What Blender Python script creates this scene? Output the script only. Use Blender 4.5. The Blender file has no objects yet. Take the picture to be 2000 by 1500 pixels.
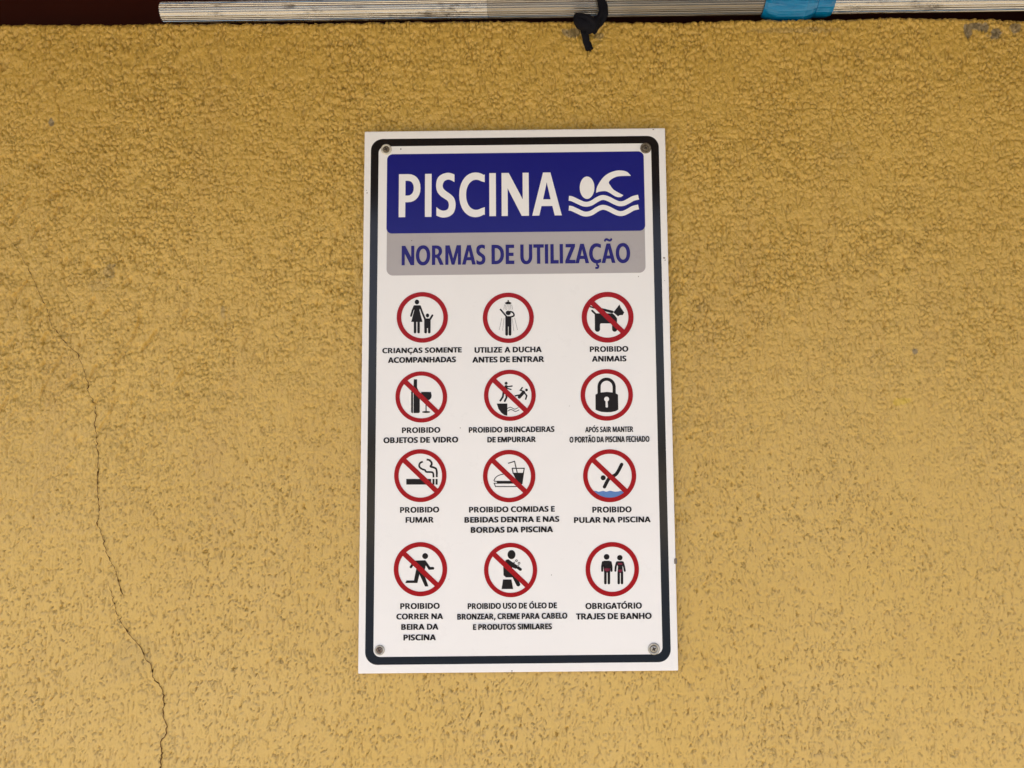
import bpy, math, random
import numpy as np
from mathutils import Vector, Matrix
from mathutils.geometry import tessellate_polygon

S = bpy.context.scene
COL = S.collection

# ------------------------------------------------------------------ camera
FRONT = -0.0100                     # y of the sign's printed face (wall plane is y = 0)
SZ = 1.65                           # height of the sign's centre
CX = Vector((0.9999359, 0.00428745, -0.01047945))      # camera right
CY = Vector((-0.01082587, 0.09089957, -0.99580122))    # camera down
CZ = Vector((-0.00331688, 0.99585084, 0.09094016))     # camera forward
CP = Vector((0.0512932, FRONT - 0.98805944, SZ - 0.07999686))
PPX = 1081                                             # principal point of the lens, in photograph pixels
cd = bpy.data.cameras.new('camera')
cd.sensor_width = 36; cd.lens = 1502 / 2000 * 36; cd.shift_x = -(PPX - 1000) / 2000; cd.clip_start = 0.01; cd.clip_end = 500
cam = bpy.data.objects.new('camera', cd); COL.objects.link(cam)
cam.matrix_world = Matrix((( CX.x, -CY.x, -CZ.x, CP.x), (CX.y, -CY.y, -CZ.y, CP.y),
                           (CX.z, -CY.z, -CZ.z, CP.z), (0, 0, 0, 1)))
S.camera = cam

def P(px, py, y=FRONT):             # measured photograph point -> point on the plane y (wall-parallel)
    d = CX * (px - PPX) / 1502 + CY * (py - 750) / 1502 + CZ
    t = (y - CP.y) / d.y
    q = CP + d * t
    return q.x, q.z

# ------------------------------------------------------------------ light
SUN_EL, SUN_AZ = 66, 214            # high sun in front and to the left; the added roof overhang keeps it off the wall
W = bpy.data.worlds.new('World'); S.world = W; W.use_nodes = True
nt = W.node_tree; nt.nodes.clear()
sky = nt.nodes.new('ShaderNodeTexSky'); sky.sky_type = 'NISHITA'; sky.sun_disc = False; sky.air_density = .55; sky.dust_density = 3.5; sky.ozone_density = .4
sky.sun_elevation = math.radians(SUN_EL); sky.sun_rotation = math.radians(SUN_AZ)
bg = nt.nodes.new('ShaderNodeBackground'); bg.inputs[1].default_value = 0.12
wo = nt.nodes.new('ShaderNodeOutputWorld')
nt.links.new(sky.outputs[0], bg.inputs[0]); nt.links.new(bg.outputs[0], wo.inputs[0])
sl = bpy.data.lights.new('sun', 'SUN'); sl.energy = 4.5; sl.angle = math.radians(0.5); sl.color = (1, .94, .84)
so = bpy.data.objects.new('sun', sl); COL.objects.link(so)
az, el = math.radians(SUN_AZ), math.radians(SUN_EL)
so.rotation_euler = Vector((math.sin(az)*math.cos(el), math.cos(az)*math.cos(el), math.sin(el))).to_track_quat('Z', 'Y').to_euler()
S.view_settings.view_transform = 'Standard'; S.view_settings.look = 'None'
S.view_settings.exposure = 1.82; S.view_settings.gamma = 1
S.render.engine = 'CYCLES'
S.cycles.use_denoising = True

# ------------------------------------------------------------------ helpers
rnd = random.Random(7)

def link(o, parent=None, label=None, cat=None, kind=None, group=None):
    COL.objects.link(o)
    if parent: o.parent = parent
    for k, v in (('label', label), ('category', cat), ('kind', kind), ('group', group)):
        if v: o[k] = v
    return o

def mesh(name, verts, faces, mat, parent=None, smooth=False, **kw):
    me = bpy.data.meshes.new(name); me.from_pydata([tuple(v) for v in verts], [], faces); me.update()
    if mat: me.materials.append(mat)
    if smooth: me.polygons.foreach_set('use_smooth', [True] * len(me.polygons))
    return link(bpy.data.objects.new(name, me), parent, **kw)

def empty(name, loc, **kw):
    o = bpy.data.objects.new(name, None); o.location = loc; o.empty_display_size = .05
    return link(o, **kw)

class NT:
    def __init__(s, name):
        s.m = bpy.data.materials.new(name); s.m.use_nodes = True
        s.t = s.m.node_tree; s.b = s.t.nodes['Principled BSDF']
    def n(s, typ, **kw):
        nd = s.t.nodes.new(typ)
        for k, v in kw.items():
            if k.startswith('i_'):
                key = k[2:]; key = int(key) if key.isdigit() else key.replace('_', ' ')
                nd.inputs[key].default_value = v
            else: setattr(nd, k, v)
        return nd
    def l(s, a, b): s.t.links.new(a, b)
    def obj(s): return s.n('ShaderNodeTexCoord').outputs['Object']
    def noise(s, scale, detail=4, rough=.55, vec=None, stretch=None):
        v = vec or s.obj()
        if stretch:
            mp = s.n('ShaderNodeMapping'); mp.inputs['Scale'].default_value = stretch; s.l(v, mp.inputs[0]); v = mp.outputs[0]
        nd = s.n('ShaderNodeTexNoise'); nd.inputs['Scale'].default_value = scale
        nd.inputs['Detail'].default_value = detail; nd.inputs['Roughness'].default_value = rough
        s.l(v, nd.inputs['Vector']); return nd.outputs['Fac']
    def ramp(s, fac, stops):
        r = s.n('ShaderNodeValToRGB'); e = r.color_ramp.elements
        while len(e) < len(stops): e.new(.5)
        for q, (p, c) in zip(e, stops):
            q.position = p; q.color = (c, c, c, 1) if isinstance(c, (int, float)) else (*c, 1)
        s.l(fac, r.inputs[0]); return r.outputs[0]
    def mix(s, fac, a, b, mode='MIX'):
        m = s.n('ShaderNodeMix', data_type='RGBA', blend_type=mode)
        for i, v in ((0, fac), (6, a), (7, b)):
            if hasattr(v, 'is_linked') or hasattr(v, 'links'): s.l(v, m.inputs[i])
            else: m.inputs[i].default_value = v if isinstance(v, (int, float)) else (*v, 1)
        return m.outputs[2]
    def bump(s, h, dist, strength=1, prev=None):
        b = s.n('ShaderNodeBump'); b.inputs['Distance'].default_value = dist; b.inputs['Strength'].default_value = strength
        s.l(h, b.inputs['Height'])
        if prev: s.l(prev, b.inputs['Normal'])
        return b.outputs[0]
    def set(s, **kw):
        for k, v in kw.items():
            k = {'color': 'Base Color', 'rough': 'Roughness', 'metal': 'Metallic', 'normal': 'Normal', 'spec': 'Specular IOR Level'}[k]
            if hasattr(v, 'links'): s.l(v, s.b.inputs[k])
            elif isinstance(v, tuple): s.b.inputs[k].default_value = (*v, 1)
            else: s.b.inputs[k].default_value = v
        return s.m

def printed(name, col, rough=.22, var=.06, spec=.22):
    m = NT(name)
    f = m.noise(9, 5, .6)
    c = m.mix(f, tuple(x * (1 - var) for x in col), tuple(min(1, x * (1 + var)) for x in col))
    r = m.ramp(m.noise(24, 6, .7), [(.3, rough * .8), (.75, rough * 1.35)])
    return m.set(color=c, rough=r, spec=spec, normal=m.bump(m.noise(5, 2), .0015, .25))

WHITE = printed('sign_white', (.82, .802, .756), .30, .03)
BLACK = printed('print_black', (.009, .0078, .0068), .14, spec=.32)
INK = printed('print_ink', (.012, .009, .008), .3, spec=.12)
BLUE = printed('print_blue', (.012, .013, .175), .22, spec=.16)
NAVY = printed('print_navy', (.020, .016, .155), .25, spec=.15)
GREY = printed('print_grey', (.41, .38, .365), .3, .05)
RED = printed('print_red', (.33, .005, .008), .25, spec=.13)
MAROON = printed('print_maroon', (.16, .010, .03), .3)
SKYBLUE = printed('print_light_blue', (.10, .21, .46), .3)

m = NT('board_edge'); EDGE = m.set(color=m.mix(m.noise(60, 5), (.26, .22, .17), (.44, .39, .32)), rough=.7)

# ------------------------------------------------------------------ 2-D print geometry
def resample(pts, n=6):              # Catmull-Rom through the points
    out = []
    q = [pts[0]] + list(pts) + [pts[-1]]
    for i in range(1, len(q) - 2):
        a, b, c, d = map(np.array, q[i-1:i+3])
        a, b, c, d = a.astype(float), b.astype(float), c.astype(float), d.astype(float)
        for k in range(n):
            t = k / n
            out.append(tuple(.5 * (2*b + (c-a)*t + (2*a-5*b+4*c-d)*t*t + (3*b-a-3*c+d)*t**3)))
    out.append(tuple(map(float, pts[-1])))
    return out

def stroke(pts, w, caps='round', smooth=False, w2=None):
    if smooth: pts = resample(pts)
    p = np.array(pts, float); n = len(p)
    hw = np.linspace(w, w2 or w, n) / 2
    seg = np.diff(p, axis=0); seg /= np.linalg.norm(seg, axis=1)[:, None] + 1e-12
    nr = np.stack([-seg[:, 1], seg[:, 0]], 1)
    L, R = [], []
    for i in range(n):
        if i == 0: m = nr[0]
        elif i == n - 1: m = nr[-1]
        else:
            m = nr[i-1] + nr[i]; m /= np.linalg.norm(m) + 1e-9
            m = m / max(.35, m.dot(nr[i]))
        L.append(p[i] + m * hw[i]); R.append(p[i] - m * hw[i])
    def cap(c, a, r, k=7):
        return [c + r * np.array([math.cos(a - math.pi * j / k), math.sin(a - math.pi * j / k)]) for j in range(1, k)]
    out = list(L)
    if caps == 'round': out += cap(p[-1], math.atan2(nr[-1][1], nr[-1][0]), hw[-1])
    out += R[::-1]
    if caps == 'round': out += cap(p[0], math.atan2(-nr[0][1], -nr[0][0]), hw[0])
    return [tuple(q) for q in out]

def ell(cx, cy, rx, ry=None, n=40, a0=0, a1=360, e=2.0):
    ry = ry or rx; out = []
    full = abs(a1 - a0) == 360
    for k in range(n if full else n + 1):
        a = math.radians(a0 + (a1 - a0) * k / n); c, s_ = math.cos(a), math.sin(a)
        out.append((cx + rx * math.copysign(abs(c) ** (2 / e), c), cy + ry * math.copysign(abs(s_) ** (2 / e), s_)))
    return out
def rect(x0, y0, x1, y1): return [(x0, y0), (x1, y0), (x1, y1), (x0, y1)]
def rrect(x0, y0, x1, y1, r, rb=None):
    rb = r if rb is None else rb
    o = []
    for cx, cy, a, q in ((x1-r, y1-r, 0, r), (x0+r, y1-r, 90, r), (x0+rb, y0+rb, 180, rb), (x1-rb, y0+rb, 270, rb)):
        if q <= 0: o.append((cx, cy)); continue
        o += [(cx + q*math.cos(math.radians(a+k*10)), cy + q*math.sin(math.radians(a+k*10))) for k in range(10)]
    return o

class Flat:                          # flat print on the sign face: polygons (with holes) at a depth
    def __init__(s, depth): s.v, s.f, s.d, s.k = [], [], depth, 0
    def add(s, loops):
        y = -s.d - s.k * 4e-6; s.k += 1
        vs = [[Vector((a, b, 0)) for a, b in lp] for lp in loops]
        base = len(s.v)
        for lp in vs:
            for q in lp: s.v.append((q.x, y, q.y))
        for t in tessellate_polygon(vs):
            a, b, c = (Vector((s.v[base+i][0], s.v[base+i][2], 0)) for i in t)
            t = tuple(base + i for i in t)
            if (b-a).cross(c-a).z < 0: t = t[::-1]
            s.f.append(t)
    def build(s, name, mat, parent, **kw): return mesh(name, s.v, s.f, mat, parent, **kw)

# ------------------------------------------------------------------ lettering: glyph outlines, cap height 1
ST = .195
def glyphs():
    g = {}
    t = .17                              # horizontal stroke
    g['I'] = (.20, [[rect(0, 0, .20, 1)]])
    g['L'] = (.53, [[[(0,0),(.53,0),(.53,t),(.2,t),(.2,1),(0,1)]]])
    g['E'] = (.56, [[[(0,0),(.56,0),(.56,t),(.2,t),(.2,.42),(.51,.42),(.51,.58),(.2,.58),(.2,.835),(.55,.835),(.55,1),(0,1)]]])
    g['F'] = (.54, [[[(0,0),(.2,0),(.2,.39),(.50,.39),(.50,.555),(.2,.555),(.2,.835),(.54,.835),(.54,1),(0,1)]]])
    g['T'] = (.68, [[[(.24,0),(.44,0),(.44,.835),(.68,.835),(.68,1),(0,1),(0,.835),(.24,.835)]]])
    g['H'] = (.80, [[[(0,0),(.2,0),(.2,.42),(.6,.42),(.6,0),(.8,0),(.8,1),(.6,1),(.6,.585),(.2,.585),(.2,1),(0,1)]]])
    g['N'] = (.83, [[[(0,0),(.185,0),(.185,.64),(.61,0),(.83,0),(.83,1),(.645,1),(.645,.38),(.22,1),(0,1)]]])
    g['M'] = (1.04, [[[(0,0),(.185,0),(.185,.70),(.43,0),(.60,0),(.855,.70),(.855,0),(1.04,0),(1.04,1),(.77,1),(.52,.28),(.275,1),(0,1)]]])
    g['A'] = (.90, [[[(0,0),(.215,0),(.285,.22),(.615,.22),(.685,0),(.90,0),(.565,1),(.34,1)], [(.335,.375),(.565,.375),(.45,.77)]]])
    g['V'] = (.88, [[[(.33,0),(.55,0),(.88,1),(.67,1),(.445,.24),(.215,1),(0,1)]]])
    g['Z'] = (.66, [[[(0,0),(.66,0),(.66,t),(.26,t),(.65,.88),(.65,1),(.03,1),(.03,.835),(.385,.835),(0,.125)]]])
    g['O'] = (.95, [[ell(.475,.5,.475,.52,e=2.12), ell(.475,.5,.265,.35,e=2.12)]])
    g['D'] = (.82, [[[(0,0),(.28,0)] + ell(.28,.5,.54,.5,18,-90,90,2.15) + [(0,1)],
                     [(.2,.165),(.28,.165)] + ell(.28,.5,.33,.335,18,-90,90,2.15) + [(.2,.835)]]])
    def bowl(x0, y0, y1, rx, e=2.2): return ell(x0, (y0+y1)/2, rx, (y1-y0)/2, 14, -90, 90, e)
    g['P'] = (.66, [[[(0,0),(.2,0),(.2,.345)] + bowl(.28,.345,1,.38) + [(0,1)], [(.2,.50)] + bowl(.27,.50,.845,.185) + [(.2,.845)]]])
    g['B'] = (.70, [[[(0,0)] + ell(.30,.29,.40,.29,14,-90,52,2.2) + ell(.29,.755,.355,.245,14,-52,90,2.2) + [(0,1)],
                     [(.2,.155)] + bowl(.28,.155,.435,.205) + [(.2,.435)], [(.2,.585)] + bowl(.27,.585,.85,.17) + [(.2,.85)]]])
    g['R'] = (.77, [[[(0,0),(.2,0),(.2,.375),(.285,.375)] + [(.36,.33),(.54,0),(.77,0),(.575,.335),(.50,.415)] + ell(.28,.71,.385,.29,12,-50,90,2.2) + [(0,1)],
                     [(.2,.525)] + bowl(.27,.525,.85,.19) + [(.2,.85)]]])
    C_ = ell(.50,.5,.50,.52,26,52,308,2.12); Ci = ell(.52,.5,.31,.35,26,306,54,2.12)
    g['C'] = (.78, [[[(.78,.97)] + C_[1:-1] + [(.78,.03),(.78,.21)] + Ci[1:-1] + [(.78,.79)]]])
    g['G'] = (.86, [[[(.81,.96)] + ell(.50,.5,.50,.52,26,55,300,2.12) + [(.86,.06),(.86,.55),(.50,.55),(.50,.40),(.665,.40),(.665,.17)]
                     + ell(.53,.5,.32,.35,22,285,60,2.12) + [(.81,.78)]]])
    g['J'] = (.43, [[[(.23,1),(.23,.29)] + [(.21,.19),(.15,.145),(.08,.14),(0,.175),(0,.005),(.10,-.02),(.24,0),(.36,.08),(.42,.20),(.43,.31),(.43,1)]]])
    g['U'] = (.79, [[[(0,1),(0,.40)] + ell(.395,.40,.395,.42,20,180,360,2.2)[1:] + [(.79,1),(.59,1),(.59,.40)] + ell(.395,.40,.195,.26,16,360,180,2.2)[1:] + [(.2,1)]]])
    g['S'] = (.61, [[resample([(.015,.03),(.12,-.005),(.25,-.02),(.42,.01),(.55,.10),(.60,.26),(.56,.42),(.45,.515),(.33,.58),(.23,.65),(.205,.73),(.25,.82),(.36,.86),(.46,.845),(.565,.80)], 4)
                     + resample([(.565,.975),(.46,1.01),(.34,1.02),(.18,.985),(.05,.90),(.005,.75),(.03,.60),(.13,.49),(.26,.42),(.36,.36),(.395,.27),(.36,.175),(.24,.14),(.12,.165),(.015,.225)], 4)]])
    g[','] = (.22, [[[(.07,.2),(.27,.2),(.12,-.2),(-.02,-.2)]]])
    acute = [(.44,1.09),(.56,1.30),(.77,1.30),(.57,1.09)]
    tilde = stroke([(.20,1.13),(.26,1.20),(.34,1.23),(.45,1.19),(.55,1.16),(.63,1.19),(.68,1.26)], .10, 'butt', True)
    ced = stroke([(.50,.0),(.52,-.10),(.60,-.16),(.55,-.25),(.40,-.25)], .095, 'butt', True)
    g['Ó'] = (.95, g['O'][1] + [[acute]])
    g['Ã'] = (.90, g['A'][1] + [[tilde]])
    g['Ç'] = (.78, g['C'][1] + [[ced]])
    return g
G = glyphs()
TIGHT = {'TA': -.10, 'AT': -.10, 'TÓ': -.04, 'PA': -.06, 'AÇ': -.02, 'RT': -.02, 'LA': 0, 'VI': 0, 'DA': -.03, 'ZA': 0, 'RA': -.02, 'FU': 0}
def lay(text):
    x, prev, out = 0, None, []
    for ch in text:
        if ch == ' ': x += .43; prev = None; continue
        w, loops = G[ch]
        rnd_l = ch in 'OCGÓÇS'; diag = ch in 'AVÃT'
        if prev:
            gap = .175
            if prev in 'OCGÓÇSDPR': gap -= .035
            if prev in 'AVÃTLEFZ': gap -= .075
            if rnd_l: gap -= .04
            if diag: gap -= .075
            if ch == 'J': gap -= .02
            x += max(.02, gap + TIGHT.get(prev + ch, 0))
        for lp in loops: out.append([[(x + a, b) for a, b in q] for q in lp])
        x += w; prev = ch
    return x, out
def textline(fl, text, x0, x1, top, base, bold=0.0):
    """lay one line between the measured ends (photograph pixels) on the sign plane"""
    mx = (x0 + x1) / 2; zb = P(mx, base)[1] - SZ; zt = P(mx, top)[1] - SZ
    my = (top + base) / 2; wx0, wx1 = P(x0, my)[0], P(x1, my)[0]
    w, loops = lay(text); sx = (wx1 - wx0) / w; sz = zt - zb
    if bold: bold *= min(1.1, sx / sz); wx0 += bold * sz; sx = (wx1 - wx0 - bold * sz) / w
    for dx, dz in ([(0, 0)] if not bold else [(-bold, -bold*.5), (bold, -bold*.5), (-bold, bold*.5), (bold, bold*.5)]):
        for lp in loops: fl.add([[(wx0 + a * sx + dx * sz, zb + b * sz + dz * sz) for a, b in q] for q in lp])

# ------------------------------------------------------------------ numpy noise
def hsh(ix, iy, seed):
    h = (ix.astype(np.int64) * 374761393 + iy.astype(np.int64) * 668265263 + seed * 1442695041) & 0xffffffff
    h = ((h ^ (h >> 13)) * 1274126177) & 0xffffffff
    h = ((h ^ (h >> 16)) * 2246822519) & 0xffffffff
    return ((h ^ (h >> 15)) & 0xffffff).astype(np.float32) / 0xffffff
def vn(x, y, seed):
    ix, iy = np.floor(x), np.floor(y); fx, fy = (x - ix).astype(np.float32), (y - iy).astype(np.float32)
    ux, uy = fx*fx*fx*(fx*(fx*6-15)+10), fy*fy*fy*(fy*(fy*6-15)+10)
    def gr(dx, dy):
        a = hsh(ix + dx, iy + dy, seed) * 6.2831853
        return np.cos(a) * (fx - dx) + np.sin(a) * (fy - dy)
    n0 = gr(0, 0) * (1 - ux) + gr(1, 0) * ux; n1 = gr(0, 1) * (1 - ux) + gr(1, 1) * ux
    return (n0 * (1 - uy) + n1 * uy) * 1.5
def fbm(x, y, seed, o=3, g=.5):
    s = 0; a = 1
    for k in range(o): s = s + a * vn(x * 2**k, y * 2**k, seed + k * 17); a *= g
    return s
def worley(x, y, seed):
    ix, iy = np.floor(x), np.floor(y)
    f1 = np.full(x.shape, 9., np.float32); f2 = f1.copy(); cid = f1.copy()
    for dx in (-1, 0, 1):
        for dy in (-1, 0, 1):
            cx, cy = ix + dx, iy + dy
            d = np.hypot(cx + hsh(cx, cy, seed) - x, cy + hsh(cx, cy, seed + 5) - y).astype(np.float32)
            c = hsh(cx, cy, seed + 9)
            near = d < f1
            f2 = np.where(near, f1, np.minimum(f2, d)); cid = np.where(near, c, cid); f1 = np.where(near, d, f1)
    return f1, f2, cid
def sst(a, b, x):
    t = np.clip((x - a) / (b - a), 0, 1); return t * t * (3 - 2 * t)

# ------------------------------------------------------------------ wall
TOPLINE = [(-400, 51), (0, 49), (150, 49), (300, 48), (480, 46), (700, 45), (850, 44), (950, 42), (1100, 42), (1250, 44), (1340, 44),
           (1400, 41), (1500, 40), (1640, 39), (1740, 36), (1900, 37), (2000, 40), (2400, 42)]
tl = [P(a, b - 3, 0.0) for a, b in TOPLINE]
TX, TZ = np.array([a for a, _ in tl]), np.array([b for _, b in tl])
def ztop(x): return np.interp(x, TX, TZ) + .0012 * vn(x * 60, x * 0 + .3, 3) + .0010 * vn(x * 170, x * 0 + .7, 4)

def relief(x, z):
    """depth of the textured render, in metres, outwards positive"""
    big = vn(x * 3, z * 3, 20)
    up = sst(1.30, 1.84, z + .10 * big)                            # rough above, trowelled flat lower down
    wx = x + .0016 * vn(x * 85, z * 85, 50); wz = z + .0016 * vn(x * 85, z * 85, 60)
    def dash(sx_, sz_, sd, w, lo, hi, ms=1.0):                     # short broken furrows: a thin noise contour, masked
        n = vn(wx / sx_, wz / sz_, sd)
        k = vn(x / (sx_ * ms), z / (sz_ * .8 * ms), sd + 300)
        return (1 - sst(0, w, np.abs(n))) * sst(lo, hi, k)
    f1, f2, c = worley(wx / .0057 + .35 * vn(z * 45, x * 45, 19), wz / .0076, 11)
    dome = 1 - np.clip(f1 * 1.15, 0, 1) ** 2
    f1b, f2b, cb = worley(wx / .0115 + 7, wz / .0100, 31)
    msk = sst(-.45, .30, vn(x * 70, z * 50, 71))
    amt = .60 + .55 * sst(-.45, .40, fbm(x * 16, z * 13, 131, 2))
    drag = vn(wx / .0085, z / .060, 133) + .6 * vn((x + .35 * z) / .011, (z - .2 * x) / .05, 135)
    rough = (amt * (.60e-3 * dome * (.35 + .65 * c) + .10e-3 * vn(wx * 230, wz * 230, 81) - .70e-3 * (1 - sst(.02, .30, f2 - f1)) * (.15 + .85 * msk))
             + .45e-3 * (1 - f1b) * cb + .28e-3 * drag + .20e-3 * fbm(x / .018, z / .022, 137, 2)
             - 1.05e-3 * dash(.0060, .0300, 101, .13, -.12, .22) - .7e-3 * dash(.0075, .0085, 111, .12, .10, .35))
    sk = .03 * vn(x * 4, z * 3, 23)
    xs_, keep = wx, x
    wx = wx + sk * z
    flat = (-1.15e-3 * dash(.0042, .0260, 141, .13, .02, .25) - .85e-3 * dash(.0036, .0150, 151, .15, .05, .28) - .8e-3 * dash(.0085, .0075, 161, .10, .25, .45))
    q1, q2, qc = worley(xs_ / .0050 + .8 * vn(x * 160, z * 160, 15), z / .0066 + .8 * vn(x * 150, z * 150, 18), 43)
    flat -= 2.2e-3 * (1 - sst(.1, 1.0, q1 / (.12 + .14 * qc))) * (qc > .45)
    flat += .16e-3 * fbm(x * 110, z * 80, 49, 2)
    hor = -.3e-3 * np.maximum(0, vn(x * 22, z * 150, 53) - .36)
    patch = .85 + .3 * sst(-.5, .5, vn(x * 7, z * 7, 91))
    h = patch * (rough * (.10 + .87 * up) + 1.05 * flat * (1 - .82 * up)) + hor
    # deeper trowel gouges on the left
    gx = x * .80 - (z - 1.6) * .42; g = vn(gx * 95, (z + x * .4) * 26, 61)
    h -= 1.3e-3 * sst(.42, .62, g) * sst(.40, .62, -x + .25 * big) * sst(1.45, 1.7, z)
    return (1.75 + .85 * up) * h + 1.6e-3 * fbm(x * 5, z * 5, 99, 2), None

def stain(x, z, lst):
    a = np.zeros(x.shape, np.float32)
    for px, py, rx, ry, s in lst:
        cx, cz = P(px, py, 0); rx *= 6.6e-4; ry *= 6.6e-4
        d = ((x - cx) / rx) ** 2 + ((z - cz) / ry) ** 2
        d = np.sqrt(d) + .55 * vn(x * 80, z * 80, 5) + .22 * vn(x * 210, z * 210, 6)
        a = np.maximum(a, s * (1 - sst(.85, 1.1, d)))
    return a

def axis(lo, hi, lo2, hi2, step):
    core = np.arange(lo, hi, step); out = list(core)
    def grow(start, end, sgn):
        r = []; s_ = step; p = start
        while (end - p) * sgn > 0:
            s_ = min(s_ * 1.12, .05); p += sgn * s_; r.append(p)
        return r
    return np.array(grow(core[0], lo2, -1)[::-1] + out + grow(core[-1], hi2, 1))

def make_wall():
    step = .0012
    xs = axis(-.76, .76, -2.6, 3.6, .00102)
    zc = axis(1.04, 2.14, 0.0, 2.141, .00135)
    zc = zc[zc < 2.1385]
    nx, nz = len(xs), len(zc)
    X = np.repeat(xs[None, :], nz, 0); Zp = np.repeat(zc[:, None], nx, 1)
    zt = ztop(xs)
    k = sst(2.05, zc[-1], Zp)                                       # stretch the last rows up to the uneven top edge
    Z = Zp + (zt[None, :] - zc[-1]) * k
    H, pit = relief(X, Z)
    # top arris is rounded off
    H -= .004 * sst(.006, 0, zt[None, :] - Z) ** 2
    # ledge rows going back
    back = [.002, .005, .010, .016, .024, .034, .05, .08, .15]
    V = [np.stack([X, -H, Z], -1).reshape(-1, 3)]
    drop = [.0006, .0008] + [.001] * 7
    for b, dz in zip(back, drop):
        V.append(np.stack([xs, np.full(nx, b + .004), zt - dz + .0012 * vn(xs * 90, xs * 0 + b * 90, 77)], -1))
    V = np.concatenate(V).astype(np.float32); rows = nz + len(back)
    idx = np.arange(rows * nx, dtype=np.int32).reshape(rows, nx)
    F = np.stack([idx[:-1, :-1], idx[:-1, 1:], idx[1:, 1:], idx[1:, :-1]], -1).reshape(-1, 4)
    me = bpy.data.meshes.new('wall'); me.vertices.add(len(V)); me.vertices.foreach_set('co', V.ravel())
    me.loops.add(F.size); me.loops.foreach_set('vertex_index', F.ravel())
    me.polygons.add(len(F)); me.polygons.foreach_set('loop_start', np.arange(0, F.size, 4, dtype=np.int32))
    me.polygons.foreach_set('use_smooth', np.ones(len(F), bool)); me.update(calc_edges=True)
    x, z = V[:, 0], V[:, 2]
    grey = stain(x, z, [(1900, 52, 15, 9, .85), (1890, 64, 11, 12, .85), (1926, 54, 10, 10, .85), (1942, 66, 13, 11, .85), (1984, 56, 10, 12, .75), (1118, 66, 17, 12, .7), (1170, 70, 12, 8, .5),
                        (100, 238, 5, 10, .8), (1787, 687, 5, 4, .8), (255, 1285, 45, 38, .13), (212, 530, 14, 14, .3), (190, 555, 26, 14, .15),
                        (1740, 1440, 22, 18, .12), (1650, 300, 30, 24, .12), (1560, 60, 90, 6, .3), (435, 610, 5, 10, .35)])
    yel = stain(x, z, [(1765, 785, 16, 8, .6)])
    col = np.stack([grey, yel, np.zeros_like(grey), np.ones_like(grey)], -1).astype(np.float32)
    at = me.color_attributes.new('stains', 'FLOAT_COLOR', 'POINT'); at.data.foreach_set('color', col.ravel())
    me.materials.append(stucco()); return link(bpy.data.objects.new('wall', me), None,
        'yellow ochre stucco wall with a rough hand-troweled texture and a thin crack', 'wall')

def stucco():
    m = NT('ochre_stucco')
    at = m.n('ShaderNodeAttribute', attribute_name='stains'); sep = m.n('ShaderNodeSeparateColor'); m.l(at.outputs['Color'], sep.inputs[0])
    o = m.obj()
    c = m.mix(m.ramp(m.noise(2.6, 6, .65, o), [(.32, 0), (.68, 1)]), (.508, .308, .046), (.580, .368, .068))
    # paler light low on the wall put into the colour, broken up by noise
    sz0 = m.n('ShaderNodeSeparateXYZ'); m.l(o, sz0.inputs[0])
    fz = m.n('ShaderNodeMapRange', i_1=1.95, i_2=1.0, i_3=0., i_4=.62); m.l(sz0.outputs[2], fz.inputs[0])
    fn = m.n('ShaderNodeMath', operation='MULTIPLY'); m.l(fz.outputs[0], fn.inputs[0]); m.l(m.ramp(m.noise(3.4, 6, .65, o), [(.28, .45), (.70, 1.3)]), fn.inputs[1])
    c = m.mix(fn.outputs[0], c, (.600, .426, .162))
    c = m.mix(m.ramp(m.noise(38, 6, .7, o), [(.3, 0), (.75, .40)]), c, (.60, .40, .085))
    c = m.mix(m.ramp(m.noise(5.5, 5, .7, o, (1.6, 1, .28)), [(.56, 0), (.74, .30)]), c, (.37, .22, .070))
    c = m.mix(m.ramp(m.noise(11, 7, .75, o), [(.60, 0), (.78, .28)]), c, (.33, .21, .09))
    c = m.mix(m.ramp(m.noise(420, 2, .6, o), [(.62, 0), (.74, .35)]), c, (.38, .205, .055))
    c = m.mix(m.ramp(m.noise(400, 3, .6, o, (1, 1, .30)), [(.61, 0), (.68, .34)]), c, (.33, .18, .05))
    c = m.mix(sep.outputs[1], c, (.62, .42, .03))
    c = m.mix(sep.outputs[0], c, (.17, .14, .085))
    nz_ = m.n('ShaderNodeTexNoise', i_Scale=150., i_Detail=2.); m.l(o, nz_.inputs['Vector'])
    wv_ = m.n('ShaderNodeVectorMath', operation='MULTIPLY_ADD'); m.l(nz_.outputs['Color'], wv_.inputs[0]); wv_.inputs[1].default_value = (.006, .006, .006); m.l(o, wv_.inputs[2])
    vor = m.n('ShaderNodeTexVoronoi', feature='DISTANCE_TO_EDGE', i_Scale=170.); m.l(wv_.outputs[0], vor.inputs['Vector'])
    sepz = m.n('ShaderNodeSeparateXYZ'); m.l(o, sepz.inputs[0])
    mr = m.n('ShaderNodeMapRange', i_1=1.35, i_2=1.85, i_3=.1, i_4=.6); m.l(sepz.outputs[2], mr.inputs[0])
    b = m.n('ShaderNodeBump'); b.inputs['Distance'].default_value = .0005
    m.l(m.ramp(vor.outputs['Distance'], [(0, 0), (.16, 1)]), b.inputs['Height']); m.l(mr.outputs[0], b.inputs['Strength']); b = b.outputs[0]
    b = m.bump(m.noise(260, 3, .55, o), .0004, .6, b)
    b = m.bump(m.noise(900, 2, .5, o), .0002, .5, b)
    r = m.ramp(m.noise(60, 4, .6, o), [(.3, .33), (.7, .50)])
    return m.set(color=c, rough=r, normal=b, spec=.5)

WALL = make_wall()

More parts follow.
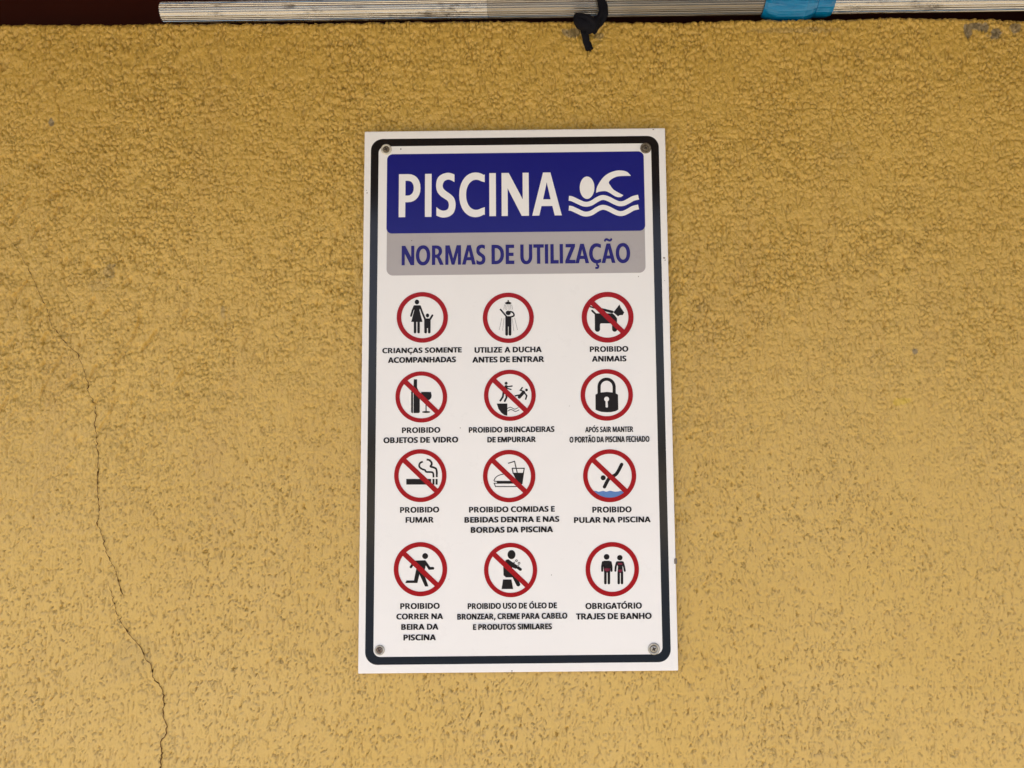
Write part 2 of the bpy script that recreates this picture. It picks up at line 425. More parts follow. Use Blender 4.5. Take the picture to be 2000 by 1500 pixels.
# crack: a thin dark fissure following the relief
def crack(pts, w0, w1, name='crack'):
    rr = random.Random(11); path = []
    for (a, b), (c, d) in zip(pts[:-1], pts[1:]):
        n = max(2, int(math.hypot(c - a, d - b) / 4))
        for k in range(n):
            t = k / n; j = 0 if k == 0 else 1
            path.append((a + (c - a) * t + j * rr.gauss(0, .9), b + (d - b) * t + j * rr.gauss(0, .5)))
    path.append(pts[-1])
    c = np.array([P(a, b, 0) for a, b in path]); n = len(c)
    d = np.gradient(c, axis=0); d /= np.linalg.norm(d, axis=1)[:, None]; nr = np.stack([-d[:, 1], d[:, 0]], 1)
    hw = np.interp(np.linspace(0, 1, n), [0, .1, .55, .95, 1], [w0*.4, w0, (w0+w1)/2, w1, w1]) / 2
    hw = hw * np.array([rr.uniform(.55, 1.35) for _ in range(n)])
    V, F = [], []
    for side in (-1, 0, 1):
        q = c + nr * (hw * side)[:, None]; h, _ = relief(q[:, 0], q[:, 1]); V.append(np.stack([q[:, 0], -h - (.0014 if side else .0013), q[:, 1]], 1))
    V = np.concatenate(V)
    for i in range(n - 1):
        for s_ in (0, 1): F.append((s_*n+i, s_*n+i+1, (s_+1)*n+i+1, (s_+1)*n+i))
    mesh(name, V, F, CRACK, WALL)
m = NT('crack_shadow'); CRACK = m.set(color=m.mix(m.noise(80, 3), (.07, .035, .012), (.15, .08, .028)), rough=.95, spec=.1)
crack([(12, 458), (45, 502), (64, 543), (78, 575), (94, 605), (103, 640), (112, 645), (124, 664), (138, 678), (152, 690), (158, 704), (168, 730), (173, 765),
       (186, 793), (188, 815), (186, 833), (190, 850), (193, 905), (192, 960), (196, 1004), (191, 1020), (202, 1048), (211, 1082), (226, 1112), (236, 1150), (243, 1168)], .0005, .0007)
crack([(212, 1135), (222, 1175), (234, 1210), (250, 1236), (275, 1263), (284, 1285), (296, 1298), (299, 1322), (317, 1345), (321, 1375), (319, 1398),
       (327, 1415), (324, 1435), (314, 1450), (318, 1470), (313, 1500), (311, 1530)], .0007, .0015)

# ------------------------------------------------------------------ beam above, and an unseen roof overhang shaped to steer the skylight
m = NT('dark_brown_paint')
DARKWOOD = m.set(color=m.mix(m.noise(6, 6, .6, stretch=(1, 8, 8)), (.026, .0032, .0008), (.038, .005, .0014)), rough=.42, spec=.15,
                 normal=m.bump(m.noise(30, 5, .6, stretch=(.15, 3, 3)), .0006, .6))
m = NT('unseen_roof_brown_wood')
UNSEEN_ROOF_WOOD = m.set(color=m.mix(m.noise(6, 6, .6, stretch=(1, 8, 8)), (.08, .032, .014), (.12, .05, .022)), rough=.6)
def boxv(x0, y0, z0, x1, y1, z1, bev=0.0):
    b = bev
    if not b:
        v = [(x, y, z) for x in (x0, x1) for y in (y0, y1) for z in (z0, z1)]
        return v, [(0,1,3,2),(4,6,7,5),(0,4,5,1),(2,3,7,6),(0,2,6,4),(1,5,7,3)]
    import bmesh
    bm = bmesh.new(); bmesh.ops.create_cube(bm, size=1)
    for q in bm.verts: q.co = Vector(((x0+x1)/2 + q.co.x*(x1-x0), (y0+y1)/2 + q.co.y*(y1-y0), (z0+z1)/2 + q.co.z*(z1-z0)))
    bmesh.ops.bevel(bm, geom=bm.edges[:], offset=b, segments=2, profile=.7, affect='EDGES')
    v = [tuple(q.co) for q in bm.verts]; bm.verts.index_update(); f = [tuple(w.index for w in q.verts) for q in bm.faces]; bm.free()
    return v, f
v, f = boxv(-2.6, .062, 2.10, 3.6, .15, 2.285, .003)
mesh('beam', v, f, DARKWOOD, label='dark reddish-brown painted wooden beam above the top edge of the wall', cat='beam')
roof = empty('unseen_roof', (0, .1, 2.285), label='unseen dark brown boarded roof overhang, added to shade the wall', cat='roof')
for k in range(14):
    y1 = .16 - k * .1; v, f = boxv(-2.1, y1 - .097 - .1, .004, 5.5, y1 - .1, .026, .0015)
    mesh('unseen_roof_board', v, f, UNSEEN_ROOF_WOOD, roof)
# ground
m = NT('paving')
PAVE = m.set(color=m.mix(m.noise(3, 6, .6), (.21, .18, .135), (.29, .255, .20)), rough=.8, normal=m.bump(m.noise(60, 5), .002, .5))
g = mesh('ground', [(-80, -80, 0), (80, -80, 0), (80, 80, 0), (-80, 80, 0)], [(0, 1, 2, 3)], PAVE); g['kind'] = 'structure'

m = NT('unseen_pool_water')  # unseen pool, added for its blue reflection in the sign's black border
UNSEEN_WATER = m.set(color=m.mix(m.noise(.8, 3), (.006, .035, .075), (.01, .055, .11)), rough=.06, normal=m.bump(m.noise(2.5, 4, .6), .05, .4))
g = mesh('unseen_pool_water', [(-7, -12, .004), (7, -12, .004), (7, -3.3, .004), (-7, -3.3, .004)], [(0, 1, 2, 3)], UNSEEN_WATER); g['kind'] = 'structure'

# ------------------------------------------------------------------ the sign
SIGN = empty('pool_rules_sign', (0, FRONT, SZ), label='white pool rules board with blue PISCINA heading, screwed to the yellow wall', cat='sign')
TH = .0045
hw, hh = .2, .2 * 1.7524
v, f = boxv(-hw, 0, -hh, hw, TH, hh, .0016)
board = mesh('board', v, f, WHITE, SIGN)
board.data.materials.append(EDGE)
for p_ in board.data.polygons:
    if abs(p_.normal.y) < .8: p_.material_index = 1

def sx(px, py): return P(px, py)[0]
def sz(px, py): return P(px, py)[1] - SZ
ox0, ox1 = sx(718.8, 790), sx(1298.6, 790); ix0, ix1 = sx(734.4, 790), sx(1283, 790)
oz1, oz0 = sz(1006, 268.5), sz(1012, 1296); iz1, iz0 = sz(1006, 283), sz(1012, 1280.5)
fl = Flat(.00010); fl.add([rrect(ox0, oz0, ox1, oz1, .0155), rrect(ix0, iz0, ix1, iz1, .0085)]); fl.build('border_band', BLACK, SIGN)
bx0, bx1 = sx(755.5, 377), sx(1258.7, 374); bz1, bz0 = sz(1007, 298.5), sz(1007, 453.5)
gx0, gx1, gz0 = sx(755.2, 500), sx(1260.3, 495), sz(1007, 535.5)
fl = Flat(.00010); fl.add([rrect(gx0, gz0, gx1, bz0 + .004, .0, .0085)[0:]]); sub = fl.build('subtitle_panel', GREY, SIGN)
fl = Flat(.00020); fl.add([rrect(bx0, bz0, bx1, bz1, .0075)]); ttl = fl.build('title_panel', BLUE, SIGN)

def Z_(ox, oy, s): return lambda q: (ox + q[0] / s, oy + q[1] / s)
def put(fl, loops, tr):
    fl.add([[(lambda w: (w[0], w[1] - SZ))(P(*tr(q))) for q in lp] for lp in loops])

T0 = Z_(700, 240, 3.2258)
fl = Flat(.00035); x0, t0 = T0((255, 318)); x1, b0 = T0((1280, 589)); textline(fl, 'PISCINA', x0, x1, t0, b0); fl.build('heading', WHITE, ttl)
fl = Flat(.00025); x0, t0 = T0((273, 768)); x1, b0 = T0((1712, 889)); textline(fl, 'NORMAS DE UTILIZAÇÃO', x0, x1, t0, b0, .012); fl.build('subheading', NAVY, sub)
fl = Flat(.00035); tr = Z_(1110, 310, 11.54)
put(fl, [ell(422, 655, 165, 252)], tr)
put(fl, [resample([(625,770),(640,660),(700,540),(800,410),(930,320),(1080,272),(1200,268),(1290,285),(1350,320),(1410,385)], 4) +
         resample([(1390,388),(1250,390),(1120,400),(1020,435),(940,490),(912,545),(950,610),(1010,690),(1100,750),(1240,825)], 4) +
         resample([(1190,865),(1120,868),(1040,840),(930,770),(850,735),(770,733),(690,745)], 4)], tr)
wave = [(12,895),(80,905),(200,960),(330,1018),(430,1027),(530,997),(650,922),(740,882),(820,880),(920,915),(1040,977),(1140,1014),(1240,1010),(1350,960),(1460,898),(1582,868)]
put(fl, [stroke(wave, 110, 'butt', True)], tr); put(fl, [stroke([(a, b + 221) for a, b in wave], 110, 'butt', True)], tr)
fl.build('swimmer_emblem', WHITE, ttl)

def keyhole():
    o = ell(795, 652, 45, 45, 24, 62, 62 - 304 - 360 + 360 + 0, 2) if False else []
    for k in range(25):
        a = math.radians(115 + k * (310 / 24)); o.append((795 + 45 * math.cos(a), 652 + 45 * math.sin(a)))
    return o + [(820, 790), (812, 806), (785, 806), (775, 790)]
A, B, Cc = 9.375, 8.523, 7.141
D1, D2 = 7.896, 8.332
FIG = {}
def cap_(x, y0, y1, w): return stroke([(x, y0), (x, y1)], w)
FIG['a'] = [ell(885,280,40,44), [(835,340),(942,340),(950,350),(932,430),(985,645),(780,645),(836,430),(826,350)], stroke([(838,358),(805,440),(777,533)],36),
            stroke([(940,358),(985,480),(1036,600)],34), cap_(850,640,832,46), cap_(915,640,832,46), ell(1078,527,30,36), rect(1018,582,1135,760),
            cap_(1044,745,832,50), cap_(1110,745,832,48), stroke([(1118,608),(1168,525)],34)]
dots = []
for (a, b), (c, d) in (((802,335),(706,785)), ((822,335),(766,795)), ((908,335),(970,800)), ((932,335),(1036,782)), ((850,340),(838,440)), ((880,340),(886,440))):
    n = int(math.hypot(c-a, d-b) / 19)
    for k in range(n + 1):
        x, y = a + (c-a)*k/n, b + (d-b)*k/n
        if (y < 425 or y > 575) and not (812 < x < 930 and y > 430): dots.append(rect(x-4.5, y-5, x+4.5, y+5))
FIG['b'] = [rect(857,245,879,280), [(845,275),(890,275),(932,298),(905,322),(835,322),(803,298)], ell(868,480,46,41), stroke([(727,417),(840,550)],29),
            stroke([(905,455),(950,470),(972,505),(968,535),(915,555)],28,smooth=True), rect(815,540,926,730), cap_(840,700,872,50), cap_(901,700,872,50)] + dots
FIG['c'] = [stroke([(530,440),(600,508)],34), [(577,515),(612,488),(905,490),(945,525),(985,578),(987,710),(890,690),(860,672),(690,672),(672,690),(580,700)],
            cap_(627,600,780,94), cap_(942,660,780,92), [(920,470),(1030,325),(1045,370),(1115,470),(1090,520),(1035,522),(1003,543)],
            [(700,390),(905,440),(935,462),(895,488),(765,450)], [(485,350),(585,378),(570,402),(478,374)]]
FIG['d'] = [[(828,290),(887,290),(887,440),(937,545),(937,892),(918,908),(822,908),(822,440)], [(812,450),(812,908),(795,908),(778,892),(778,520)], rect(828,288,850,440),
            [(962,520),(1140,520),(1155,585),(1147,630),(1110,667),(1060,682),(1010,655),(975,610)], rect(1043,670,1061,878), ell(1053,888,75,18)]
wv = [(848,828),(885,806),(915,802),(950,820),(985,836),(1020,824),(1052,808)]
FIG['e'] = [ell(830,362,27), stroke([(830,425),(800,530)],62), stroke([(850,425),(938,413)],24), stroke([(860,458),(920,476)],22),
            stroke([(782,520),(770,610),(724,680)],34), stroke([(832,570),(838,620),(805,688)],34), ell(1203,485,25), stroke([(1150,525),(1072,615)],58),
            stroke([(1140,508),(1092,488),(1125,442)],25), stroke([(1162,530),(1207,590),(1188,652)],27), stroke([(1085,575),(1000,592)],26),
            [(658,733),(852,733),(852,955),(800,945),(740,900),(690,830)], stroke(wv,11,smooth=True), stroke([(a+14,b+42) for a,b in wv],12,smooth=True)]
shackle = [(657,560),(657,425)] + [(794-137*math.cos(math.radians(a)), 425-138*math.sin(math.radians(a))) for a in range(12,180,12)] + [(933,425),(933,560)]
FIG['f'] = [stroke(shackle,58,'butt')]
LOCKBODY = [[(590,570),(632,548),(700,530),(800,520),(900,530),(965,548),(1003,572),(1010,845),(960,872),(880,890),(800,893),(700,885),(640,868),(592,845)], keyhole()]
FIG['g'] = [rect(690,613,1145,717), rect(1170,613,1206,717), rect(1226,613,1263,717),
            stroke([(992,296),(945,320),(925,365),(940,405),(985,435),(1030,450),(1055,483),(1110,487),(1165,492),(1184,520),(1188,585)],32,'butt',True),
            stroke([(1062,258),(1110,268),(1150,310),(1153,350),(1134,385),(1180,400),(1232,425),(1247,480),(1248,580)],34,'butt',True)]
FIG['h'] = [[(948,455),(1138,455),(1112,640),(1080,655),(1000,560)], stroke([(935,381),(1150,381)],17,'butt'), stroke([(941,381),(958,470)],17,'butt'), stroke([(1141,381),(1127,470)],17,'butt'),
            stroke([(878,297),(980,264),(1025,455)],16), stroke([(650,598),(640,578),(675,525),(740,490),(840,471)],14,smooth=True), rect(650,590,940,602),
            [(675,596),(950,596),(985,635),(695,635)], stroke([(980,630),(641,630),(664,685),(1012,685)],14)]
FIG['i'] = [ell(732,592,46), stroke([(755,758),(835,608),(900,566),(955,538),(1003,478),(1070,347)],62,smooth=True)]
FIG['j'] = [ell(860,257,41), [(690,320),(862,316),(880,345),(845,480),(745,450),(735,380)], stroke([(862,345),(920,430),(968,428)],38), stroke([(705,340),(661,411)],34),
            [(738,430),(790,470),(752,633),(583,633),(600,597),(703,597)], [(745,440),(832,470),(905,680),(858,682),(775,500)]]
bub = [[ell(a,b,r*1.15), ell(a,b,r*.55)] for a,b,r in ((937,355,16),(977,395,17),(903,385,11),(960,437,13))]
FIG['k'] = [ell(861,262,61,70), [(733,430),(775,345),(812,333),(880,385),(865,500),(915,612),(775,613),(738,580)], stroke([(825,372),(998,490)],46), stroke([(860,435),(925,462)],36),
            stroke([(890,570),(965,722)],62), [(730,645),(860,645),(887,793),(708,793)]]
FIG['l'] = [ell(623,313,46), [(575,376),(672,376),(690,400),(682,570),(582,570),(558,400)], stroke([(562,400),(550,470),(551,540)],34), stroke([(688,400),(702,470),(703,540)],34),
            cap_(603,560,740,42), cap_(660,560,740,42), ell(838,327,44), [(800,383),(880,383),(900,405),(882,470),(890,575),(800,575),(808,470),(778,405)],
            stroke([(790,405),(772,470),(765,540)],32), stroke([(888,405),(906,470),(919,540)],32), cap_(820,570,740,40), cap_(873,570,740,40)]
ITEMS = [  # key, crop, centre, R, r, slash, caption lines, figure words
 ('a',(720,560,A),(824.9,620),(50,49.5),41.1,0,[('CRIANÇAS SOMENTE',250,1705,1118,1210),('ACOMPANHADAS',355,1600,1290,1388)],'woman holding a child by the hand','CRIANÇAS SOMENTE ACOMPANHADAS'),
 ('b',(900,560,A),(992.8,620.9),(49.8,49.2),40.9,0,[('UTILIZE A DUCHA',252,1482,1105,1203),('ANTES DE ENTRAR',212,1525,1282,1382)],'person under a shower head','UTILIZE A DUCHA ANTES DE ENTRAR'),
 ('c',(1100,560,A),(1186.7,619.8),(50.7,49.6),40.6,1,[('PROIBIDO',487,1192,1093,1190),('ANIMAIS',525,1158,1270,1368)],'dog on a leash','PROIBIDO ANIMAIS'),
 ('d',(720,710,A),(822.9,775.4),(50.5,50),42.1,1,[('PROIBIDO',610,1312,1170,1268),('OBJETOS DE VIDRO',272,1640,1350,1450)],'bottle and wine glass','PROIBIDO OBJETOS DE VIDRO'),
 ('e',(900,710,A),(995.9,772.2),(50.6,50),42.1,1,[('PROIBIDO BRINCADEIRAS',147,1715,1160,1258),('DE EMPURRAR',487,1372,1343,1440)],'person pushing another into water','PROIBIDO BRINCADEIRAS DE EMPURRAR'),
 ('f',(1100,710,A),(1185,771.4),(51.2,50.4),42.2,0,[('APÓS SAIR MANTER',402,1282,1158,1255),('O PORTÃO DA PISCINA FECHADO',115,1578,1337,1440)],'closed padlock','APÓS SAIR MANTER O PORTÃO DA PISCINA FECHADO'),
 ('g',(720,870,A),(821,929),(51.1,51.7),42.4,1,[('PROIBIDO',575,1292,1128,1228),('FUMAR',677,1190,1312,1412)],'smoking cigarette','PROIBIDO FUMAR'),
 ('h',(890,870,B),(994.5,929.9),(51.2,51.3),42.4,1,[('PROIBIDO COMIDAS E',222,1650,1018,1108),('BEBIDAS DENTRA E NAS',147,1725,1187,1277),('BORDAS DA PISCINA',252,1620,1355,1447)],'burger and drink','PROIBIDO COMIDAS E BEBIDAS DENTRA E NAS BORDAS DA PISCINA'),
 ('i',(1100,870,A),(1190.7,929.2),(51.9,51.7),43,1,[('PROIBIDO',533,1252,1122,1225),('PULAR NA PISCINA',197,1600,1310,1410)],'diver above blue water','PROIBIDO PULAR NA PISCINA'),
 ('j',(710,1050,Cc),(821.3,1111.7),(52.2,53),43,1,[('PROIBIDO',512,1063,915,993),('CORRER NA',458,1110,1060,1137),('BEIRA DA',527,1045,1205,1283),('PISCINA',558,1010,1352,1430)],'running person','PROIBIDO CORRER NA BEIRA DA PISCINA'),
 ('k',(890,1050,D1),(997.3,1113.3),(51.9,53.2),43.4,1,[('PROIBIDO USO DE ÓLEO DE',185,1562,1008,1095),('BRONZEAR, CREME PARA CABELO',25,1722,1168,1255),('E PRODUTOS SIMILARES',268,1485,1330,1415)],'seated person rubbing on foam','PROIBIDO USO DE ÓLEO DE BRONZEAR'),
 ('l',(1110,1050,D2),(1195.8,1111.8),(52.2,53.2),43.2,0,[('OBRIGATÓRIO',278,1197,1062,1157),('TRAJES DE BANHO',125,1355,1230,1325)],'two people in bathing wear','OBRIGATÓRIO TRAJES DE BANHO'),
]
ident = lambda q: q
for key, crop, (cx, cy), (R, Ry), r, slash, lines, words, txt in ITEMS:
    tr = Z_(*crop)
    fl = Flat(.00040); ky = Ry / R
    put(fl, [ell(cx, cy, R, Ry, 72), ell(cx, cy, r, r * ky, 72)], ident)
    if slash:
        w = 4.9; c_ = math.cos(math.radians(43.5)); s_ = math.sin(math.radians(43.5)); l_ = r + 3
        put(fl, [[(cx - l_*c_ + w*s_, cy - l_*s_ - w*c_), (cx + l_*c_ + w*s_, cy + l_*s_ - w*c_), (cx + l_*c_ - w*s_, cy + l_*s_ + w*c_), (cx - l_*c_ - w*s_, cy - l_*s_ + w*c_)]], ident)
    ring = fl.build('pictogram', RED, SIGN, label=('red prohibition circle with slash over a ' if slash else 'red circle around a ') + words)
    fl = Flat(.00018)
    for lp in FIG[key]: put(fl, [lp], tr)
    if key == 'f': put(fl, LOCKBODY, tr)
    fl.build('figure', INK, ring)
    if key == 'i':
        fl = Flat(.00012)
        put(fl, [resample([(540,832),(600,832),(650,848),(730,832),(790,846),(860,830),(940,846),(1010,842),(1060,832),(1130,850)], 4) + [(1060,920),(960,985),(845,1005),(720,985),(620,920)]], tr)
        fl.build('water', SKYBLUE, ring)
    if key == 'k':
        fl = Flat(.00036)
        for b_ in bub: put(fl, b_, tr)
        fl.build('bubbles', INK, ring)
        fl = Flat(.00030)
        for b_ in bub: put(fl, [b_[1]], tr)
        fl.build('bubble_gleam', WHITE, ring)
    if key == 'l':
        fl = Flat(.00030)
        put(fl, [[(585,500),(676,500),(672,535),(640,545),(630,565),(620,545),(588,535)]], tr); put(fl, [rect(806,412,878,440)], tr); put(fl, [[(808,520),(882,520),(875,545),(850,568),(836,568),(812,545)]], tr)
        fl.build('bathing_wear', MAROON, ring)
    fl = Flat(.00020)
    for t_, x0, x1, tp, bs in lines:
        (a, t1), (b, b1) = tr((x0, tp)), tr((x1, bs)); textline(fl, t_, a, b, t1, b1, .026)
    fl.build('caption', INK, SIGN, label='black lettering ' + ' '.join(txt.split()[:8]))

# specks and scuffs on the board
fl = Flat(.00015)
for px, py, s_ in ((783,291,2.2),(1297,504,2.6),(1299,508,1.6),(1077,1123,1.1),(899,836,1.2),(1247,540,1.2),(1112,793,1.0),(717,377,1.4),(716,372,1.0),(877,1131,1.0),(1298,548,1.0),(804,470,1.4),(1276,253,1.6),(941,943,.9),(1000,1310,1.6)):
    rr = rnd.random() * 3
    put(fl, [[(px + s_*rnd.uniform(.5,1.1)*math.cos(rr+k), py + s_*rnd.uniform(.5,1.1)*math.sin(rr+k)) for k in (0,1,2,3,4,5.2)]], ident)
m = NT('dirt'); DIRT = m.set(color=m.mix(m.noise(300, 3), (.10, .08, .06), (.26, .22, .18)), rough=.9)
fl.build('dirt_specks', DIRT, SIGN, kind='stuff')
x_, z_ = P(1320, 1096); v, f = boxv(-.0022, -.001, -.0035, .0016, .004, .0032, .0012)
mesh('dirt_lump', [(x_ + a, b, z_ - SZ + c) for a, b, c in v], f, DIRT, SIGN, smooth=True)

# screws
def lathe(prof, n=32):
    V, F = [], []
    for r, y in prof:
        for k in range(n): V.append((r*math.cos(2*math.pi*k/n), y, r*math.sin(2*math.pi*k/n)))
    for i in range(len(prof)-1):
        for k in range(n): F.append((i*n+k, i*n+(k+1) % n, (i+1)*n+(k+1) % n, (i+1)*n+k))
    return V, F
def metal(name, c0, c1, rough, met):
    m = NT(name)
    return m.set(color=m.mix(m.ramp(m.noise(260, 5, .65), [(.35, 0), (.65, 1)]), c0, c1), rough=rough, metal=met, normal=m.bump(m.noise(500, 4), .0003, .5))
ZINC = metal('zinc', (.34, .32, .27), (.50, .48, .43), .42, .9)
RUST = metal('rusty_screw', (.13, .07, .045), (.30, .26, .22), .6, .5)
DULL = metal('dull_screw', (.10, .075, .045), (.26, .22, .15), .55, .6)
CLEAR = metal('pale_washer', (.52, .48, .37), (.68, .63, .50), .35, .2)
RECESS = metal('recess', (.02, .015, .012), (.05, .035, .025), .7, .2)
for px, py, R, wm, hm in ((754.5,292,11,CLEAR,DULL), (1261,289.5,11,DULL,DULL), (741.5,1269.5,9.6,ZINC,RUST), (1277,1267,11.3,ZINC,ZINC)):
    x, z = P(px, py); R *= .00066
    V, F = lathe([(R, -.0001), (R*.99, -.0009), (R*.93, -.0014), (R*.80, -.0016), (R*.64, -.0012), (R*.60, -.0004)])
    w = mesh('washer', V, F, wm, SIGN, smooth=True); w.location = (x, 0, z - SZ)
    V, F = lathe([(R*.595, -.0006), (R*.58, -.0013), (R*.46, -.0020), (R*.30, -.0023), (R*.27, -.0023), (R*.24, -.0017), (.00001, -.0015)])
    h = mesh('screw_head', V, F, hm, w, smooth=True)
    V, F = [], []
    for k, a in enumerate((.5, .5 + math.pi/2)):
        c, s_ = math.cos(a), math.sin(a); L, T = R*.40, R*.075
        V += [(c*L*i - s_*T*j, -.00236 - k*2e-5, s_*L*i + c*T*j) for i, j in ((-1,-1),(1,-1),(1,1),(-1,1))]; F.append((4*k, 4*k+1, 4*k+2, 4*k+3))
    mesh('cross_recess', V, F, RECESS, w)

# ------------------------------------------------------------------ aluminium pole
PY = .012
xa, za = P(320, 25.0, PY); xb, zb = P(2000, 1.0, PY)
Lp = math.hypot(xb - xa, zb - za); ang = math.atan2(zb - za, xb - xa)
m = NT('fluted_aluminium')
c = m.mix(m.noise(9, 4, .6), (.52, .49, .43), (.66, .63, .56))
c = m.mix(m.ramp(m.noise(22, 7, .75, stretch=(.7, 2, 2)), [(.57, 0), (.66, .75)]), c, (.17, .15, .12))
ALU = m.set(color=c, rough=m.ramp(m.noise(25, 5, .6), [(.3, .16), (.7, .30)]), metal=1.0, normal=m.bump(m.noise(90, 3, .6), .0002, .5))
m = NT('dull_aluminium')
c = m.mix(m.noise(10, 6, .65, stretch=(1, 6, 6)), (.22, .195, .155), (.32, .29, .235))
c = m.mix(m.ramp(m.noise(3.2, 3, .5), [(.48, 0), (.56, .6)]), c, (.50, .46, .39))
ALU2 = m.set(color=c, rough=.27, metal=.85, normal=m.bump(m.noise(200, 3, .6, stretch=(.1, 3, 3)), .0002, .6))
POLE = empty('telescopic_pole', (xa, PY, za), label='fluted silver aluminium telescopic pole lying along the top edge of the wall', cat='pole')
POLE.rotation_euler = (0, -ang, 0)
def fluted(r, x0, x1, n=27, depth=.00095, slant=0):
    per = 6; N = n * per; V, F = [], []
    stn = [x0 + (x1 - x0) * k / 24 for k in range(25)]
    for xi, s_ in enumerate(stn):
        for k in range(N):
            a = 2*math.pi*k/N; q = (k % per) / per; rr_ = r - depth * (0, .05, .25, 1, 1, .25)[k % per]
            V.append((s_, rr_*math.cos(a), rr_*math.sin(a)))
    for i in range(24):
        for k in range(N): F.append((i*N+k, i*N+(k+1) % N, (i+1)*N+(k+1) % N, (i+1)*N+k))
    base = len(V)                                                    # wall thickness and the bore at both ends
    for x_, ring_ in ((x0, 0), (x1, 24)):
        b0 = len(V)
        for rr_, dx in ((r - .0016, 0), (r - .0016, .12 if x_ == x0 else -.12)):
            for k in range(N): V.append((x_ + dx, rr_*math.cos(2*math.pi*k/N), rr_*math.sin(2*math.pi*k/N)))
        for k in range(N):
            k2 = (k+1) % N
            F.append((ring_*N+k, b0+k, b0+k2, ring_*N+k2)); F.append((b0+k, b0+N+k, b0+N+k2, b0+k2))
        F.append(tuple(b0+N+k for k in range(N)))
    return V, F
r_p = .0141
xj = (P(953, 20, PY)[0] - xa) / math.cos(ang); xe = (P(1540, 20, PY)[0] - xa) / math.cos(ang)
V, F = fluted(r_p, 0, xj); mesh('outer_tube', V, F, ALU, POLE)
V, F = fluted(r_p - .0003, xj + .0004, xe); mesh('middle_tube', V, F, ALU2, POLE)
V, F = fluted(r_p - .0001, xe + .0004, Lp + .55); mesh('far_tube', V, F, ALU, POLE)
# blue locking sleeve
m = NT('blue_plastic')
BLUEP = m.set(color=m.mix(m.ramp(m.noise(30, 6, .7, stretch=(1, 4, 4)), [(.3, 0), (.75, 1)]), (.0, .125, .29), (.0, .23, .46)), rough=.26,
              normal=m.bump(m.noise(38, 4, .6, stretch=(.35, 3, 3)), .0016, .9))
def along(px): return (P(px, 10, PY)[0] - xa) / math.cos(ang)
def sleeve(stn, name, parent, ribs=0, n=64):
    V, F = [], []
    for x_, r, dz in stn:
        for k in range(n):
            a = 2*math.pi*k/n
            rr_ = r * (1 + (.012 if ribs and k % ribs == 0 else 0) + .012 * math.sin(a * 5 + x_ * 160) + .010 * math.sin(a * 11 - x_ * 330))
            lean = -.006 * (1 - math.sin(a)) / 2
            V.append((x_ + lean, rr_*math.cos(a), rr_*math.sin(a) + dz))
    for i in range(len(stn)-1):
        for k in range(n): F.append((i*n+k, i*n+(k+1) % n, (i+1)*n+(k+1) % n, (i+1)*n+k))
    return mesh(name, V, F, BLUEP, parent, smooth=False)
a0 = along(1496)
st = [(a0, r_p+.0001, 0), (a0-.0004, r_p+.0016, 0), (a0+.004, r_p+.0030, -.0012), (a0+.018, r_p+.0054, -.0036), (a0+.035, r_p+.0064, -.0044),
      (a0+.055, r_p+.0064, -.0044), (a0+.066, r_p+.0046, -.0024), (a0+.071, r_p+.0030, -.0010), (a0+.0715, r_p+.0010, 0)]
slv = sleeve(st, 'locking_sleeve', POLE, 4)
a1 = a0 + .0712
st = [(a1, r_p+.0005, 0), (a1+.0005, r_p+.0036, 0), (a1+.004, r_p+.0040, 0), (a1+.018, r_p+.0038, 0), (a1+.024, r_p+.0022, 0), (a1+.0245, r_p+.0001, 0)]
sleeve(st, 'collar', slv, 4)

# ------------------------------------------------------------------ black cord
m = NT('black_cord')
CORD = m.set(color=m.mix(m.noise(200, 4), (.004, .004, .006), (.010, .010, .014)), rough=.85, spec=.12, normal=m.bump(m.noise(420, 4, .6), .0008, .8))
def tube(pts, r, name, parent, mat=CORD, flat=1.0, n=14):
    p = [Vector(q) for q in zip(*[ [c[0] for c in resample([(q[i], 0) for q in pts], 6)] for i in range(3)])]
    N = len(p); V, F = [], []
    rs = np.interp(np.linspace(0, 1, N), np.linspace(0, 1, len(r)), r) if isinstance(r, (list, tuple)) else [r]*N
    for i in range(N):
        d = (p[min(i+1, N-1)] - p[max(i-1, 0)]).normalized()
        a = d.cross(Vector((0, 1, 0))); a = a.normalized() if a.length > .2 else d.cross(Vector((0, 0, 1))).normalized()
        b = a.cross(d).normalized()
        for k in range(n):
            t = 2*math.pi*k/n; w = rs[i] * (1 + .07*math.sin(5*t + i*.9))
            V.append(tuple(p[i] + a*math.cos(t)*w + b*math.sin(t)*w*flat))
    for i in range(N-1):
        for k in range(n): F.append((i*n+k, i*n+(k+1) % n, (i+1)*n+(k+1) % n, (i+1)*n+k))
    F.append(tuple(range(n))[::-1]); F.append(tuple((N-1)*n+k for k in range(n)))
    return mesh(name, V, F, mat, parent, smooth=True)
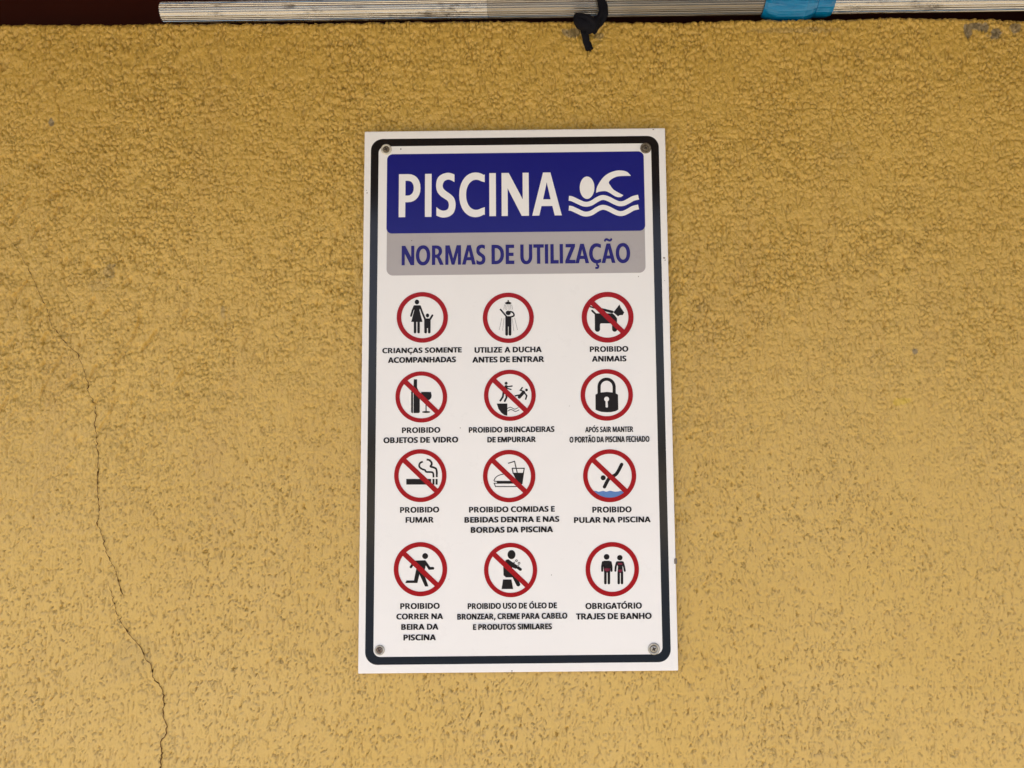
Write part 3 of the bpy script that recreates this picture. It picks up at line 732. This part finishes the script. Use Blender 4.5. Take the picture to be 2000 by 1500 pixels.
cx_, cz_ = P(1165, 20, PY)
ROPE = empty('black_cord', (cx_, PY, cz_), label='knotted black cord tied around the pole, one short end hanging down the wall', cat='cord')
def lp(px, py, y): x, z = P(px, py, y); return (x - cx_, y - PY, z - cz_)
F_ = -.006
tube([lp(1176, -70, .030), lp(1174, -25, .002), lp(1170, -8, F_-.003), lp(1180, 10, F_-.003), lp(1180, 30, F_-.004), lp(1171, 46, -.006), lp(1160, 58, -.004)], [.0036, .0038, .0042, .0046, .0048, .0044, .0038], 'loop', ROPE, flat=.7)
tube([lp(1166, -60, .030), lp(1168, -20, F_-.002), lp(1172, 4, F_-.0045), lp(1174, 26, F_-.006), lp(1160, 44, -.011)], [.003, .003, .0034, .0038, .0032], 'strand', ROPE, flat=.7)
tube([lp(1126, 30, -.011), lp(1131, 41, -.014), lp(1140, 48, -.016), lp(1152, 50, -.015), lp(1162, 44, -.013), lp(1166, 34, -.012)], [.004, .0075, .0088, .0082, .006, .004], 'knot', ROPE)
tube([lp(1124, 36, -.010), lp(1134, 33, -.018), lp(1150, 37, -.021), lp(1160, 50, -.018), lp(1150, 60, -.012), lp(1138, 58, -.010)], [.0035, .0045, .005, .005, .0048, .0035], 'knot', ROPE)
tube([lp(1141, 50, -.012), lp(1142, 64, -.010), lp(1145, 80, -.007), lp(1149, 90, -.006), lp(1151, 97, -.006)], [.0048, .0050, .0048, .0052, .0054], 'loose_end', ROPE, flat=.5)
tube([lp(1160, 50, -.012), lp(1163, 58, -.010), lp(1159, 66, -.008)], [.004, .0036, .002], 'loose_end', ROPE, flat=.6)

for k in range(7):                   # frayed fibres at the cord's end and on the knot
    a = rnd.uniform(-1, 1); bx, by, bz = lp(1148 + 5*a, 95, -.006) if k < 5 else lp(1132 + 14*rnd.random(), 60, -.014)
    tube([(bx, by, bz), (bx + .0012*a, by - .001, bz - .0025), (bx + .003*a, by - .0015, bz - .0045 - .002*rnd.random())], [.0005, .0004, .00025], 'frayed_fibre', ROPE, n=5)
